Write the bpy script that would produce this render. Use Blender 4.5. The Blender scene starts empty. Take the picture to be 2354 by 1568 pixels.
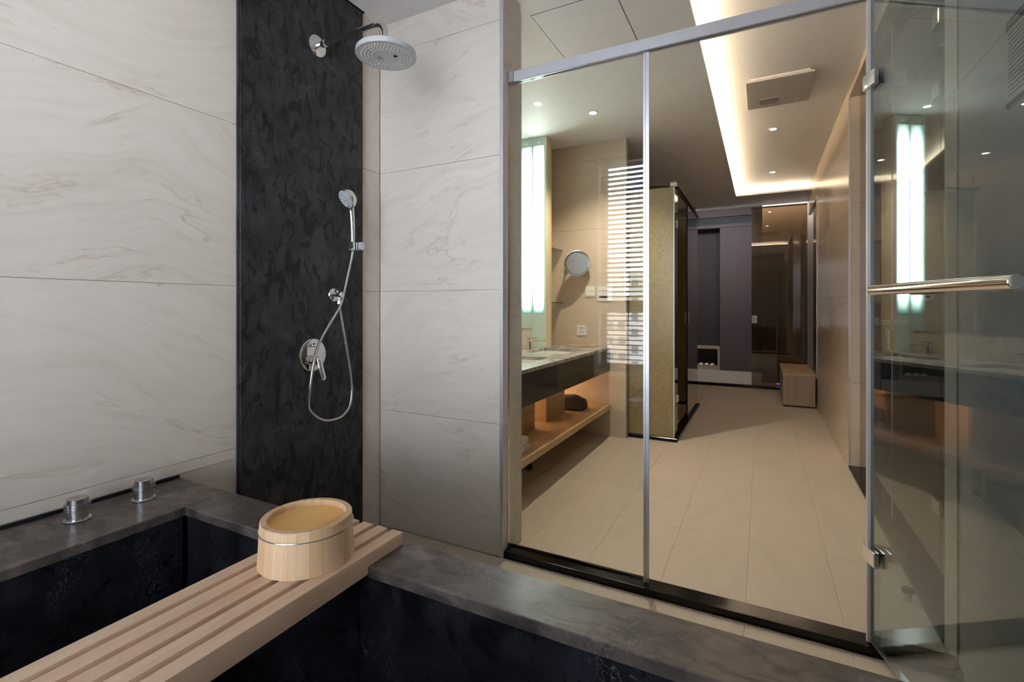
import bpy, bmesh, math, random
from mathutils import Vector, Matrix
random.seed(7)
PI = math.pi
scene = bpy.context.scene
COL = scene.collection

# ---------------------------------------------------------------- camera, world, exposure
F_PX, U0, V0, W_PX, H_PX = 1116.0, 1177.0, 705.0, 2354.0, 1568.0
HC, HEAD = 1.12, math.radians(27.26)
cd = bpy.data.cameras.new('camera'); cam = bpy.data.objects.new('camera', cd); COL.objects.link(cam)
cd.sensor_fit = 'HORIZONTAL'; cd.sensor_width = 36.0; cd.lens = 36.0 * F_PX / W_PX
cd.shift_y = -(H_PX / 2 - V0) / W_PX
cd.clip_start = 0.02; cd.clip_end = 300
cam.location = (0, 0, HC); cam.rotation_euler = (PI / 2, 0, HEAD)
scene.camera = cam
wd = bpy.data.worlds.new('sky'); scene.world = wd; wd.use_nodes = True
bg = wd.node_tree.nodes['Background']
bg.inputs[0].default_value = (0.86, 0.92, 1.0, 1); bg.inputs[1].default_value = 26.0
vs = scene.view_settings
vs.view_transform = 'Standard'; vs.look = 'None'; vs.exposure = 0.0; vs.gamma = 1.0; vs.use_curve_mapping = False
scene.cycles.transparent_max_bounces = 24
scene.cycles.max_bounces = 14
scene.cycles.glossy_bounces = 8
scene.cycles.diffuse_bounces = 7
# sampling guide for the daylight that comes through the real window opening
pl = bpy.data.lights.new('window_portal', 'AREA'); pl.shape = 'RECTANGLE'; pl.size = 1.0; pl.size_y = 1.9
po = bpy.data.objects.new('window_portal', pl); COL.objects.link(po)
po.location = (-0.84, -0.47, 1.49); po.rotation_euler = (PI / 2, 0, PI)
pl.cycles.is_portal = True

# ---------------------------------------------------------------- materials
def nt(name):
    m = bpy.data.materials.new(name); m.use_nodes = True
    t = m.node_tree; return m, t, t.nodes['Principled BSDF']
def N(t, kind, **kw):
    n = t.nodes.new(kind)
    for k, v in kw.items():
        if k.startswith('i_'): n.inputs[k[2:].replace('_', ' ')].default_value = v
        else: setattr(n, k, v)
    return n
def L(t, a, b): t.links.new(a, b)
def math_(t, op, a, b=None):
    n = t.nodes.new('ShaderNodeMath'); n.operation = op
    for i, v in enumerate((a, b)):
        if v is None: continue
        if isinstance(v, (int, float)): n.inputs[i].default_value = v
        else: L(t, v, n.inputs[i])
    return n.outputs[0]
def ramp(t, src, stops):
    r = t.nodes.new('ShaderNodeValToRGB'); L(t, src, r.inputs[0]); e = r.color_ramp.elements
    while len(e) < len(stops): e.new(0.5)
    for k, (p, c) in zip(e, stops):
        k.position = p; k.color = (c[0], c[1], c[2], 1) if not isinstance(c, (int, float)) else (c, c, c, 1)
    return r.outputs[0]
def mix(t, f, a, b, mode='MIX'):
    n = t.nodes.new('ShaderNodeMix'); n.data_type = 'RGBA'; n.blend_type = mode
    for s, v in ((n.inputs[0], f), (n.inputs[6], a), (n.inputs[7], b)):
        if isinstance(v, (int, float)): s.default_value = v
        elif isinstance(v, tuple): s.default_value = (v[0], v[1], v[2], 1)
        else: L(t, v, s)
    return n.outputs[2]
def simple(name, col, rough=0.5, metal=0.0, spec=0.5, coat=0.0, bump=None, vr=(0.95, 1.05)):
    m, t, p = nt(name)
    p.inputs['Base Color'].default_value = (*col, 1); p.inputs['Roughness'].default_value = rough
    p.inputs['Metallic'].default_value = metal; p.inputs['Specular IOR Level'].default_value = spec
    p.inputs['Coat Weight'].default_value = coat
    tc = N(t, 'ShaderNodeTexCoord'); nz = N(t, 'ShaderNodeTexNoise'); L(t, tc.outputs['Object'], nz.inputs['Vector'])
    nz.inputs['Scale'].default_value = bump[0] if bump else 14; nz.inputs['Detail'].default_value = 4
    c = mix(t, nz.outputs['Fac'], tuple(x * vr[0] for x in col), tuple(min(1, x * vr[1]) for x in col)); L(t, c, p.inputs['Base Color'])
    if bump:
        b = N(t, 'ShaderNodeBump'); b.inputs['Strength'].default_value = bump[1]; b.inputs['Distance'].default_value = 0.01
        L(t, nz.outputs['Fac'], b.inputs['Height']); L(t, b.outputs[0], p.inputs['Normal'])
    return m
def emit(name, col, s):
    m = bpy.data.materials.new(name); m.use_nodes = True; t = m.node_tree; t.nodes.clear()
    e = N(t, 'ShaderNodeEmission'); e.inputs[0].default_value = (*col, 1); e.inputs[1].default_value = s
    o = N(t, 'ShaderNodeOutputMaterial'); L(t, e.outputs[0], o.inputs[0]); return m
def stone_vec(t, spread=40.0):
    """object coordinates with a per-piece random offset"""
    tc = N(t, 'ShaderNodeTexCoord'); oi = N(t, 'ShaderNodeObjectInfo')
    off = N(t, 'ShaderNodeVectorMath', operation='SCALE'); off.inputs[0].default_value = (1, 1.7, 2.3); off.inputs['Scale'].default_value = spread
    r = math_(t, 'MULTIPLY', oi.outputs['Random'], spread); L(t, r, off.inputs['Scale'])
    ad = N(t, 'ShaderNodeVectorMath', operation='ADD'); L(t, tc.outputs['Object'], ad.inputs[0]); L(t, off.outputs[0], ad.inputs[1])
    return ad.outputs[0], oi.outputs['Random']
def travertine(name, light, mid, dark, rough, floor=False, vein=1.0, spec=0.4):
    m, t, p = nt(name)
    v, rnd = stone_vec(t)
    sp = N(t, 'ShaderNodeSeparateXYZ'); L(t, v, sp.inputs[0])
    if floor: h, z = sp.outputs[1], sp.outputs[0]
    else: h, z = math_(t, 'ADD', sp.outputs[0], sp.outputs[1]), sp.outputs[2]
    c2 = N(t, 'ShaderNodeCombineXYZ'); L(t, h, c2.inputs[0]); L(t, z, c2.inputs[1])
    wz = N(t, 'ShaderNodeTexNoise'); wz.inputs['Scale'].default_value = 1.3; wz.inputs['Detail'].default_value = 2; L(t, c2.outputs[0], wz.inputs['Vector'])
    warp = math_(t, 'MULTIPLY', math_(t, 'SUBTRACT', wz.outputs['Fac'], 0.5), 0.55)
    tilt = math_(t, 'MULTIPLY', math_(t, 'MULTIPLY', math_(t, 'SUBTRACT', math_(t, 'FRACT', math_(t, 'MULTIPLY', rnd, 7.31)), 0.5), 0.7), h)
    z2 = math_(t, 'ADD', math_(t, 'ADD', z, warp), tilt)
    def strat(sh, sz, det, seed, dist=0.3):
        c = N(t, 'ShaderNodeCombineXYZ'); L(t, math_(t, 'MULTIPLY', h, sh), c.inputs[0]); L(t, math_(t, 'MULTIPLY', z2, sz), c.inputs[1]); c.inputs[2].default_value = seed
        n = N(t, 'ShaderNodeTexNoise'); n.inputs['Scale'].default_value = 1; n.inputs['Detail'].default_value = det; n.inputs['Roughness'].default_value = 0.6
        n.inputs['Distortion'].default_value = dist; L(t, c.outputs[0], n.inputs['Vector']); return n.outputs['Fac']
    a = strat(0.9, 9, 5, 0.0)
    col = ramp(t, a, [(0.25, mid), (0.5, light), (0.8, mid)])
    b = strat(2.2, 9, 8, 5.0, 0.6)
    line = ramp(t, math_(t, 'ABSOLUTE', math_(t, 'SUBTRACT', b, 0.47)), [(0.0, 1.0), (0.012, 0.35), (0.03, 0.0)])
    mk = strat(2.6, 5, 3, 11.0)
    mask = ramp(t, mk, [(0.5, 0.0), (0.68, 1.0)])
    f = math_(t, 'MULTIPLY', math_(t, 'MULTIPLY', line, mask), 0.62 * vein)
    col = mix(t, f, col, dark)
    g = strat(5, 45, 3, 3.0)
    col = mix(t, ramp(t, g, [(0.3, 0.10 * vein), (0.55, 0.0)]), col, dark)
    L(t, col, p.inputs['Base Color'])
    p.inputs['Roughness'].default_value = rough; p.inputs['Specular IOR Level'].default_value = spec
    bp = N(t, 'ShaderNodeBump'); bp.inputs['Strength'].default_value = 0.06; bp.inputs['Distance'].default_value = 0.01
    L(t, g, bp.inputs['Height']); L(t, bp.outputs[0], p.inputs['Normal'])
    return m
def dark_stone(name, k=1.0, rough=0.3, tint=(1, 1, 1), spec=0.5, swirl=0.35, det=2.5, e0=0.41, e1=0.48, fk=0.8, lc=0.16):
    m, t, p = nt(name)
    tc = N(t, 'ShaderNodeTexCoord')
    mp = N(t, 'ShaderNodeMapping'); mp.inputs['Rotation'].default_value = (-0.75, 0.3, 0.8); mp.inputs['Scale'].default_value = (1, 2.3, 1); L(t, tc.outputs['Object'], mp.inputs['Vector'])
    def nz(s, d, dist, vec=None, r=0.55):
        n = N(t, 'ShaderNodeTexNoise'); n.inputs['Scale'].default_value = s; n.inputs['Detail'].default_value = d; n.inputs['Distortion'].default_value = dist
        n.inputs['Roughness'].default_value = r; L(t, vec or tc.outputs['Object'], n.inputs['Vector']); return n.outputs['Fac']
    c = lambda x: tuple(x * k * q for q in tint)
    cloud = ramp(t, nz(8, 6, 1.2), [(0.3, c(0.022)), (0.5, c(0.036)), (0.72, c(0.056))])
    fl = ramp(t, nz(11, det, 0.9, mp.outputs[0], 0.55), [(e0, 1.0), (e1, 0.0)])
    col = mix(t, math_(t, 'MULTIPLY', fl, fk), cloud, c(0.008))
    sw = nz(6, 5, 2.5)
    ln = math_(t, 'ABSOLUTE', math_(t, 'SUBTRACT', math_(t, 'FRACT', math_(t, 'MULTIPLY', sw, 11)), 0.5))
    ln = ramp(t, ln, [(0.0, 1.0), (0.10, 0.0)])
    msk = ramp(t, nz(4, 3, 0.5, mp.outputs[0]), [(0.48, 0.0), (0.62, 1.0)])
    col = mix(t, math_(t, 'MULTIPLY', math_(t, 'MULTIPLY', ln, msk), swirl), col, c(lc))
    L(t, col, p.inputs['Base Color']); p.inputs['Specular IOR Level'].default_value = spec
    rr = ramp(t, nz(20, 4, 0.4), [(0.3, rough * 0.85), (0.7, rough * 1.2)]); L(t, rr, p.inputs['Roughness'])
    return m
def wood(name, a, b, axis='Y', rough=0.5, scale=1.0, var=0.12, spec=0.35):
    m, t, p = nt(name)
    v, rnd = stone_vec(t, 9.0)
    mp = N(t, 'ShaderNodeMapping'); s = {'X': (1.0, 20, 20), 'Y': (20, 1.0, 20), 'Z': (20, 20, 1.0)}[axis]
    mp.inputs['Scale'].default_value = tuple(q * scale for q in s); L(t, v, mp.inputs['Vector'])
    n = N(t, 'ShaderNodeTexNoise'); n.inputs['Scale'].default_value = 1.6; n.inputs['Detail'].default_value = 5; n.inputs['Distortion'].default_value = 0.6; L(t, mp.outputs[0], n.inputs['Vector'])
    col = ramp(t, n.outputs['Fac'], [(0.3, b), (0.5, a), (0.75, tuple(min(1, x * 1.06) for x in a))])
    fr = math_(t, 'FRACT', math_(t, 'MULTIPLY', rnd, 13.7))
    col = mix(t, math_(t, 'MULTIPLY', fr, var * 4), col, tuple(x * y for x, y in zip(b, (1.0, 0.97, 0.95))))
    L(t, col, p.inputs['Base Color']); p.inputs['Roughness'].default_value = rough; p.inputs['Specular IOR Level'].default_value = spec
    bp = N(t, 'ShaderNodeBump'); bp.inputs['Strength'].default_value = 0.05; bp.inputs['Distance'].default_value = 0.005
    L(t, n.outputs['Fac'], bp.inputs['Height']); L(t, bp.outputs[0], p.inputs['Normal'])
    return m
def pane(name, tint, refl=1.0, rough=0.0, base=0.045):
    """thin architectural glass: tinted see-through plus a Fresnel reflection on each face"""
    m = bpy.data.materials.new(name); m.use_nodes = True; t = m.node_tree; t.nodes.clear()
    tr = N(t, 'ShaderNodeBsdfTransparent'); tr.inputs[0].default_value = (*tint, 1)
    gl = N(t, 'ShaderNodeBsdfGlossy'); gl.inputs['Roughness'].default_value = rough; gl.inputs[0].default_value = (1, 1, 1, 1)
    lw = N(t, 'ShaderNodeLayerWeight'); lw.inputs[0].default_value = 0.5
    f = math_(t, 'ADD', math_(t, 'MULTIPLY', math_(t, 'POWER', lw.outputs['Facing'], 5.0), 0.95), base)
    f = math_(t, 'MULTIPLY', f, refl); f = math_(t, 'MINIMUM', f, 1.0)
    mx = N(t, 'ShaderNodeMixShader'); L(t, f, mx.inputs[0]); L(t, tr.outputs[0], mx.inputs[1]); L(t, gl.outputs[0], mx.inputs[2])
    o = N(t, 'ShaderNodeOutputMaterial'); L(t, mx.outputs[0], o.inputs[0]); return m

M = {}
M['wall_tile'] = travertine('beige_vein_tile', (0.71, 0.645, 0.575), (0.64, 0.57, 0.495), (0.42, 0.335, 0.235), 0.38, vein=1.1)
M['hall_tile'] = travertine('polished_beige_tile', (0.63, 0.525, 0.41), (0.57, 0.465, 0.35), (0.38, 0.30, 0.20), 0.22, vein=0.7, spec=0.5)
M['floor_tile'] = travertine('beige_floor_tile', (0.60, 0.525, 0.43), (0.55, 0.475, 0.385), (0.42, 0.35, 0.27), 0.42, floor=True, vein=0.45)
M['grout'] = simple('grout', (0.62, 0.565, 0.50), 0.8)
M['wall_core'] = simple('wall_core_paint', (0.55, 0.51, 0.46), 0.7)
M['paint'] = simple('ceiling_paint', (0.84, 0.825, 0.80), 0.55, spec=0.3)
M['dark_stone'] = dark_stone('black_marbled_stone', 0.95, 0.40, (1.0, 0.99, 1.05), spec=0.22, swirl=0.3)
M['tub_stone'] = dark_stone('tub_stone_daylight_tint', 0.5, 0.30, (0.88, 0.96, 1.25), spec=0.28, swirl=0.7, det=6, e0=0.36, e1=0.5, lc=0.42)  # blue of the window daylight is put into the stone colour
M['deck_stone_sheen'] = dark_stone('marbled_stone_deck_sheen', 2.7, 0.36, (1.20, 0.98, 0.88), spec=0.6, swirl=0.4, det=5, e0=0.36, e1=0.54, fk=0.8, lc=0.13)  # same stone as the tub, lightened and browned for reflected wall light
M['curb'] = simple('black_granite', (0.006, 0.005, 0.005), 0.16, spec=0.25)
M['black'] = simple('black_and_gap_shade', (0.006, 0.006, 0.007), 0.5)
M['chrome'] = simple('chrome', (0.86, 0.86, 0.87), 0.06, 1.0)
M['chrome_brushed'] = simple('brushed_steel', (0.62, 0.62, 0.63), 0.25, 1.0)
M['satin_plastic'] = simple('satin_grey_plastic', (0.62, 0.62, 0.64), 0.35, 0.2)
M['rubber_grey'] = simple('grey_rubber', (0.42, 0.42, 0.46), 0.5)
M['alu'] = simple('satin_aluminium', (0.66, 0.67, 0.72), 0.38, 0.75)
M['seal'] = simple('clear_seal_strip', (0.60, 0.57, 0.55), 0.3)
M['hinoki'] = wood('hinoki_slat', (0.82, 0.62, 0.465), (0.74, 0.52, 0.37), 'Y', 0.5, var=0.1)
M['stave'] = wood('bucket_stave', (0.78, 0.57, 0.37), (0.66, 0.43, 0.23), 'Z', 0.45, var=0.18)
M['bucket_top'] = wood('bucket_board', (0.86, 0.52, 0.20), (0.68, 0.37, 0.12), 'Y', 0.5, 0.55, var=0.0, spec=0.2)
M['oak'] = wood('oak_veneer', (0.57, 0.40, 0.24), (0.48, 0.32, 0.18), 'Y', 0.45, 0.8, var=0.02)
M['oak_v'] = wood('oak_veneer_upright', (0.40, 0.29, 0.21), (0.33, 0.23, 0.16), 'Z', 0.45, 0.8, var=0.02)
M['vanity_black'] = simple('gloss_black_stone', (0.012, 0.010, 0.010), 0.1)
M['marble'] = dark_stone('grey_counter_marble', 11.0, 0.2, (1.0, 0.97, 0.92), swirl=0.4, det=7, e0=0.3, e1=0.55, fk=0.5, lc=0.07)
M['porcelain'] = simple('white_porcelain', (0.85, 0.84, 0.80), 0.12)
M['mirror'] = simple('mirror_silver', (0.93, 0.95, 0.94), 0.01, 1.0)
M['glass'] = pane('clear_shower_glass', (0.96, 0.975, 0.96), 1.0, base=0.035)
M['door_glass'] = pane('green_door_glass', (0.665, 0.715, 0.745), 2.0)
M['brown_glass'] = pane('bronze_glass', (0.46, 0.36, 0.26), 1.3)
M['brown_light'] = pane('light_bronze_glass', (0.50, 0.40, 0.30), 1.3)
M['window_glass'] = pane('window_glass', (0.98, 0.99, 1.0), 0.6)
M['shelf_glass'] = pane('shelf_glass', (0.55, 0.62, 0.6), 1.5)
def tube_light(name, x0, x1, z0, z1, core, s):
    m = bpy.data.materials.new(name); m.use_nodes = True; t = m.node_tree; t.nodes.clear()
    tc = N(t, 'ShaderNodeTexCoord'); sp_ = N(t, 'ShaderNodeSeparateXYZ'); L(t, tc.outputs['Object'], sp_.inputs[0])
    def band(v, a, b, soft):
        u_ = math_(t, 'MULTIPLY', math_(t, 'SUBTRACT', v, a), 1.0 / (b - a))
        e_ = math_(t, 'MULTIPLY', math_(t, 'MINIMUM', u_, math_(t, 'SUBTRACT', 1.0, u_)), 1.0 / soft)
        return math_(t, 'POWER', math_(t, 'MINIMUM', math_(t, 'MAXIMUM', e_, 0.0), 1.0), 1.6)
    k = math_(t, 'MULTIPLY', band(sp_.outputs[0], x0, x1, 0.30), band(sp_.outputs[2], z0, z1, 0.12))
    e = N(t, 'ShaderNodeEmission'); L(t, mix(t, k, (0.50, 0.86, 0.68), core), e.inputs[0])
    L(t, math_(t, 'ADD', math_(t, 'MULTIPLY', k, s), 0.55), e.inputs[1])
    o = N(t, 'ShaderNodeOutputMaterial'); L(t, e.outputs[0], o.inputs[0]); return m
M['panel_light'] = tube_light('frosted_light_panel', -1.744, -1.62, 1.06, 2.52, (0.93, 1.0, 0.96), 25.0)
M['frosted'] = simple('frosted_green_glass', (0.62, 0.78, 0.70), 0.25)
M['gold'] = simple('gold_fabric_glass', (0.28, 0.228, 0.118), 0.2, spec=0.5, bump=(55, 0.1), vr=(0.65, 1.35))
M['cream_side'] = wood('onyx_side_amber_glow', (0.80, 0.72, 0.55), (0.72, 0.48, 0.14), 'Z', 0.35, 0.25, var=0.0)  # amber streaks stand in for lamp light glowing through the side
M['led_warm'] = emit('warm_led', (1.0, 0.78, 0.54), 165.0)
M['led_under'] = emit('under_counter_led', (1.0, 0.80, 0.52), 60.0)
M['lens'] = emit('downlight_lens', (1.0, 0.9, 0.75), 30.0)
M['purple'] = emit('purple_glow', (0.25, 0.08, 1.0), 5.0)
M['white_plastic'] = simple('white_plastic', (0.78, 0.76, 0.72), 0.4)
M['heater'] = simple('heater_grey_beige', (0.56, 0.515, 0.475), 0.45)
M['dark_hole'] = simple('dark_recess', (0.015, 0.015, 0.018), 0.6)
M['towel'] = simple('white_terry', (0.82, 0.80, 0.78), 0.9, bump=(260, 0.5))
M['bag'] = simple('dark_mauve_fabric', (0.085, 0.065, 0.062), 0.8, bump=(300, 0.3))
M['mauve'] = simple('mauve_wall_fabric', (0.078, 0.054, 0.051), 0.8)
M['mauve_dark'] = simple('deep_mauve_fabric', (0.036, 0.025, 0.024), 0.8)
M['brown_wall'] = simple('brown_wall', (0.20, 0.155, 0.115), 0.6)
M['blind'] = simple('grey_blind_slat', (0.11, 0.11, 0.13), 0.5)
M['frame_grey'] = simple('window_frame_grey', (0.30, 0.30, 0.32), 0.4)
M['facade'] = simple('apricot_facade', (0.62, 0.50, 0.40), 0.8)
M['facade_w'] = simple('white_facade', (0.70, 0.70, 0.70), 0.8)
M['far_window'] = simple('far_window_pane', (0.08, 0.09, 0.11), 0.2)
M['street'] = simple('street_grey', (0.35, 0.35, 0.36), 0.9)
M['paper'] = simple('notice_board', (0.62, 0.60, 0.57), 0.3)
M['ink'] = simple('brown_ink', (0.10, 0.085, 0.075), 0.5)

# ---------------------------------------------------------------- helpers
def box(bm, x0, x1, y0, y1, z0, z1, bevel=0.0, seg=1):
    r = bmesh.ops.create_cube(bm, size=1.0)
    vs_ = r['verts']
    for v in vs_:
        v.co = Vector(((x0 + x1) / 2 + v.co.x * (x1 - x0), (y0 + y1) / 2 + v.co.y * (y1 - y0), (z0 + z1) / 2 + v.co.z * (z1 - z0)))
    if bevel > 0:
        es = list({e for v in vs_ for e in v.link_edges})
        bmesh.ops.bevel(bm, geom=es, offset=bevel, segments=seg, affect='EDGES', profile=0.7)
    return bm
def B(*a, **k): return box(bmesh.new(), *a, **k)
def frame_from(axis):
    axis = Vector(axis).normalized()
    up = Vector((0, 0, 1)) if abs(axis.z) < 0.95 else Vector((1, 0, 0))
    s = axis.cross(up).normalized(); return axis, s, s.cross(axis).normalized()
def lathe(bm, prof, origin, axis=(0, 0, 1), seg=32, scale2=1.0):
    """prof: (radius, height along axis) list, closed at both ends"""
    a, s, u = frame_from(axis); o = Vector(origin); rings = []
    for r, h in prof:
        rings.append([bm.verts.new(o + a * h + s * (r * math.cos(2 * PI * i / seg)) + u * (r * scale2 * math.sin(2 * PI * i / seg))) for i in range(seg)])
    for k in range(len(rings) - 1):
        for i in range(seg):
            j = (i + 1) % seg
            try: bm.faces.new((rings[k][i], rings[k][j], rings[k + 1][j], rings[k + 1][i]))
            except ValueError: pass
    for ring in (rings[0], rings[-1]):
        try: bm.faces.new(ring)
        except ValueError: pass
    bmesh.ops.recalc_face_normals(bm, faces=bm.faces[:])
    return bm
def LA(*a, **k): return lathe(bmesh.new(), *a, **k)
def tube(bm, pts, rad, seg=12):
    pts = [Vector(p) for p in pts]; n = len(pts); rings = []; prev = None
    for k, p in enumerate(pts):
        d = (pts[min(k + 1, n - 1)] - pts[max(k - 1, 0)]).normalized()
        if prev is None: a, s, u = frame_from(d)
        else:
            s = (prev - d * prev.dot(d)).normalized(); u = d.cross(s)
        prev = s; r = rad[k] if isinstance(rad, (list, tuple)) else rad
        rings.append([bm.verts.new(p + s * (r * math.cos(2 * PI * i / seg)) + u * (r * math.sin(2 * PI * i / seg))) for i in range(seg)])
    for k in range(n - 1):
        for i in range(seg):
            j = (i + 1) % seg; bm.faces.new((rings[k][i], rings[k][j], rings[k + 1][j], rings[k + 1][i]))
    bm.faces.new(rings[0]); bm.faces.new(rings[-1]); bmesh.ops.recalc_face_normals(bm, faces=bm.faces[:])
    return bm
def catmull(P_, n=10):
    P_ = [Vector(p) for p in P_]; out = []
    for i in range(len(P_) - 1):
        a, b, c, d = P_[max(i - 1, 0)], P_[i], P_[i + 1], P_[min(i + 2, len(P_) - 1)]
        for k in range(n):
            t = k / n; out.append(0.5 * ((2 * b) + (c - a) * t + (2 * a - 5 * b + 4 * c - d) * t * t + (3 * b - a - 3 * c + d) * t ** 3))
    out.append(P_[-1]); return out
def prism(bm, poly, axis, a0, a1):
    """poly in the two other axes, extruded along axis ('X','Y','Z')"""
    def mk(p, a): return {'X': (a, p[0], p[1]), 'Y': (p[0], a, p[1]), 'Z': (p[0], p[1], a)}[axis]
    A = [bm.verts.new(mk(p, a0)) for p in poly]; C = [bm.verts.new(mk(p, a1)) for p in poly]
    bm.faces.new(A); bm.faces.new(C); n = len(poly)
    for i in range(n): bm.faces.new((A[i], A[(i + 1) % n], C[(i + 1) % n], C[i]))
    bmesh.ops.recalc_face_normals(bm, faces=bm.faces[:]); return bm
def obj(name, bm, mat, parent=None, smooth=False, local=False):
    me = bpy.data.meshes.new(name); bm.to_mesh(me); bm.free()
    me.materials.append(M[mat] if isinstance(mat, str) else mat)
    if smooth:
        for p in me.polygons: p.use_smooth = True
        try: me.set_sharp_from_angle(angle=math.radians(38))
        except Exception: pass
    o = bpy.data.objects.new(name, me); COL.objects.link(o)
    if parent is not None:
        o.parent = parent
        if not local:
            base = parent
            loc = Vector((0, 0, 0))
            while base is not None: loc += base.location; base = base.parent
            o.location = -loc
    return o
def tag(o, label, cat, group=None, kind=None):
    o['label'] = label; o['category'] = cat
    if group: o['group'] = group
    if kind: o['kind'] = kind
    return o
def thing(name, label, cat, loc, group=None, kind=None):
    o = bpy.data.objects.new(name, None); COL.objects.link(o); o.location = loc; o.empty_display_size = 0.05
    return tag(o, label, cat, group, kind)
def copy_tree(o, parent=None):
    c = o.copy(); COL.objects.link(c); c.parent = parent
    for ch in list(o.children): copy_tree(ch, c)
    return c

XL, XR, YB, ZC, ZR = -1.744, 0.535, 1.905, 2.556, 2.636
ROWS = [0.0, 0.593, 1.197, 1.800, 2.404, ZC]
G = 0.0006                                     # half grout gap
def tiles_x(parent, x0, x1, ys, zs, mat, name='tile'):
    """tiles on a wall of constant X between x0 and x1"""
    for y0, y1 in zip(ys[:-1], ys[1:]):
        for z0, z1 in zip(zs[:-1], zs[1:]):
            obj(name, B(x0, x1, y0 + G, y1 - G, z0 + G, z1 - G, bevel=0.0008), mat, parent)
def tiles_y(parent, y0, y1, xs, zs, mat, name='tile'):
    for x0, x1 in zip(xs[:-1], xs[1:]):
        for z0, z1 in zip(zs[:-1], zs[1:]):
            obj(name, B(x0 + G, x1 - G, y0, y1, z0 + G, z1 - G, bevel=0.0008), mat, parent)

# ---------------------------------------------------------------- floor
fl = obj('floor', B(-1.95, 1.9, -0.6, 9.9, -0.12, -0.008), 'grout'); tag(fl, 'beige stone tiled floor of the bathroom and corridor', 'floor', kind='structure')
FX = [-1.744, -1.6235, -1.310, -0.9965, -0.683, -0.3695, -0.056, 0.2575, XR]
FY = [1.985, 2.577, 3.204, 3.831, 4.458, 5.085, 5.712, 6.339, 6.966, 7.45]
tile_mesh = {}
def floor_tile(x0, x1, y0, y1):
    w, d = round(x1 - x0, 3), round(y1 - y0, 3)
    if (w, d) not in tile_mesh:
        o = obj('tile', B(-w / 2 + G, w / 2 - G, -d / 2 + G, d / 2 - G, -0.008, 0.0, bevel=0.0006), 'floor_tile', fl, local=True)
        tile_mesh[(w, d)] = o.data
    else:
        o = bpy.data.objects.new('tile', tile_mesh[(w, d)]); COL.objects.link(o); o.parent = fl
    o.location = ((x0 + x1) / 2, (y0 + y1) / 2, 0)
for x0, x1 in zip(FX[:-1], FX[1:]):
    for y0, y1 in zip(FY[:-1], FY[1:]): floor_tile(x0, x1, y0, y1)
    floor_tile(x0, x1, 1.32, 1.905); floor_tile(x0, x1, 0.95, 1.32)
for y0, y1 in ((7.55, 8.2), (8.2, 8.85), (8.85, 9.5)):
    for x0, x1 in ((-1.7, -1.05), (-1.05, -0.4), (-0.4, 0.25), (0.25, 0.9)): floor_tile(x0, x1, y0, y1)

# ---------------------------------------------------------------- walls
w = obj('wall_left', B(-1.95, -1.753, -0.6, 7.7, 0, 2.9), 'grout'); tag(w, 'long left wall clad in large cream veined tiles', 'wall', kind='structure')
tiles_x(w, -1.753, XL, [-0.38, 1.142], [0.556] + ROWS[1:], 'wall_tile')
tiles_x(w, -1.753, XL, [1.142, 1.768], ROWS, 'wall_tile')
tiles_x(w, -1.753, XL, [1.768, 1.9045], ROWS, 'wall_tile')
tiles_x(w, -1.753, XL, [2.086, 3.0, 4.1], ROWS, 'hall_tile')
tiles_x(w, -1.753, XL, [4.22, 5.4, 6.6, 7.5], ROWS, 'hall_tile')
w = obj('wall_back', B(-1.752, -1.034, YB + 0.009, 2.076, 0, 2.62), 'grout'); tag(w, 'tiled wall stub beside the glass shower screen, facing the tub', 'wall', kind='structure')
tiles_y(w, YB, YB + 0.009, [XL + 0.001, -1.043], ROWS, 'wall_tile')
tiles_x(w, -1.034, -1.025, [YB + 0.006, 2.080], ROWS, 'wall_tile')
tiles_y(w, 2.076, 2.085, [XL + 0.001, -1.028], ROWS, 'hall_tile')
t1 = obj('trim_1', B(-1.043, -1.0245, YB - 0.003, YB + 0.006, 0.0, ZC, bevel=0.001), 'alu'); tag(t1, 'silver corner trim on the wall stub, shower side', 'trim', kind='structure')
t2 = obj('trim_2', B(-1.033, -1.023, 2.079, 2.087, 0.0, ZC - 0.03, bevel=0.001), 'alu'); tag(t2, 'silver corner trim on the wall stub, vanity side', 'trim', kind='structure')

w = obj('wall_right', B(XR + 0.009, 0.62, -0.6, 2.074, 0, 2.62), 'grout'); tag(w, 'right shower wall of greyish beige tiles behind the open glass door', 'wall', kind='structure')
tiles_x(w, XR, XR + 0.009, [-0.38, 0.86, 2.074], ROWS, 'wall_tile')
tiles_y(w, 2.074, 2.083, [XR, 0.62], ROWS, 'hall_tile')
w = obj('wall_hall', B(XR + 0.009, 0.72, 4.069, 6.27, 0, 2.7), 'grout'); tag(w, 'polished beige tiled wall along the right of the corridor', 'wall', kind='structure')
tiles_x(w, XR, XR + 0.009, [4.069, 5.17, 6.27], [0.0, 0.593, 1.197, 1.800, 2.404, ZR], 'hall_tile')
tiles_y(w, 4.060, 4.069, [XR, 0.612], [0.02, 0.593, 1.197, 1.800, 2.404, 2.57], 'hall_tile')
obj('lintel', B(XR, 0.62, 2.083, 4.060, 2.57, 2.70), 'hall_tile', w)
obj('beam', B(XR + 0.009, 0.72, 6.27, 7.6, 2.345, 2.7), 'hall_tile', w)
obj('low_panel', B(XR + 0.009, 0.72, 6.27, 7.6, 0.0, 0.32), 'hall_tile', w)
obj('corner_trim', B(XR - 0.002, XR + 0.006, 4.058, 4.066, 0.02, 2.57), 'alu', w)
w = obj('wall_end', B(-1.75, -0.87, 7.47, 7.60, 0, 2.7), 'brown_wall'); tag(w, 'brown end wall behind the gold glass cubicle', 'wall', kind='structure')
w = obj('wall_vanity', B(XL, -1.038, 4.120, 4.185, 0, 2.62), 'grout'); tag(w, 'beige tiled end wall of the vanity carrying the shaving mirror', 'wall', kind='structure')
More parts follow.
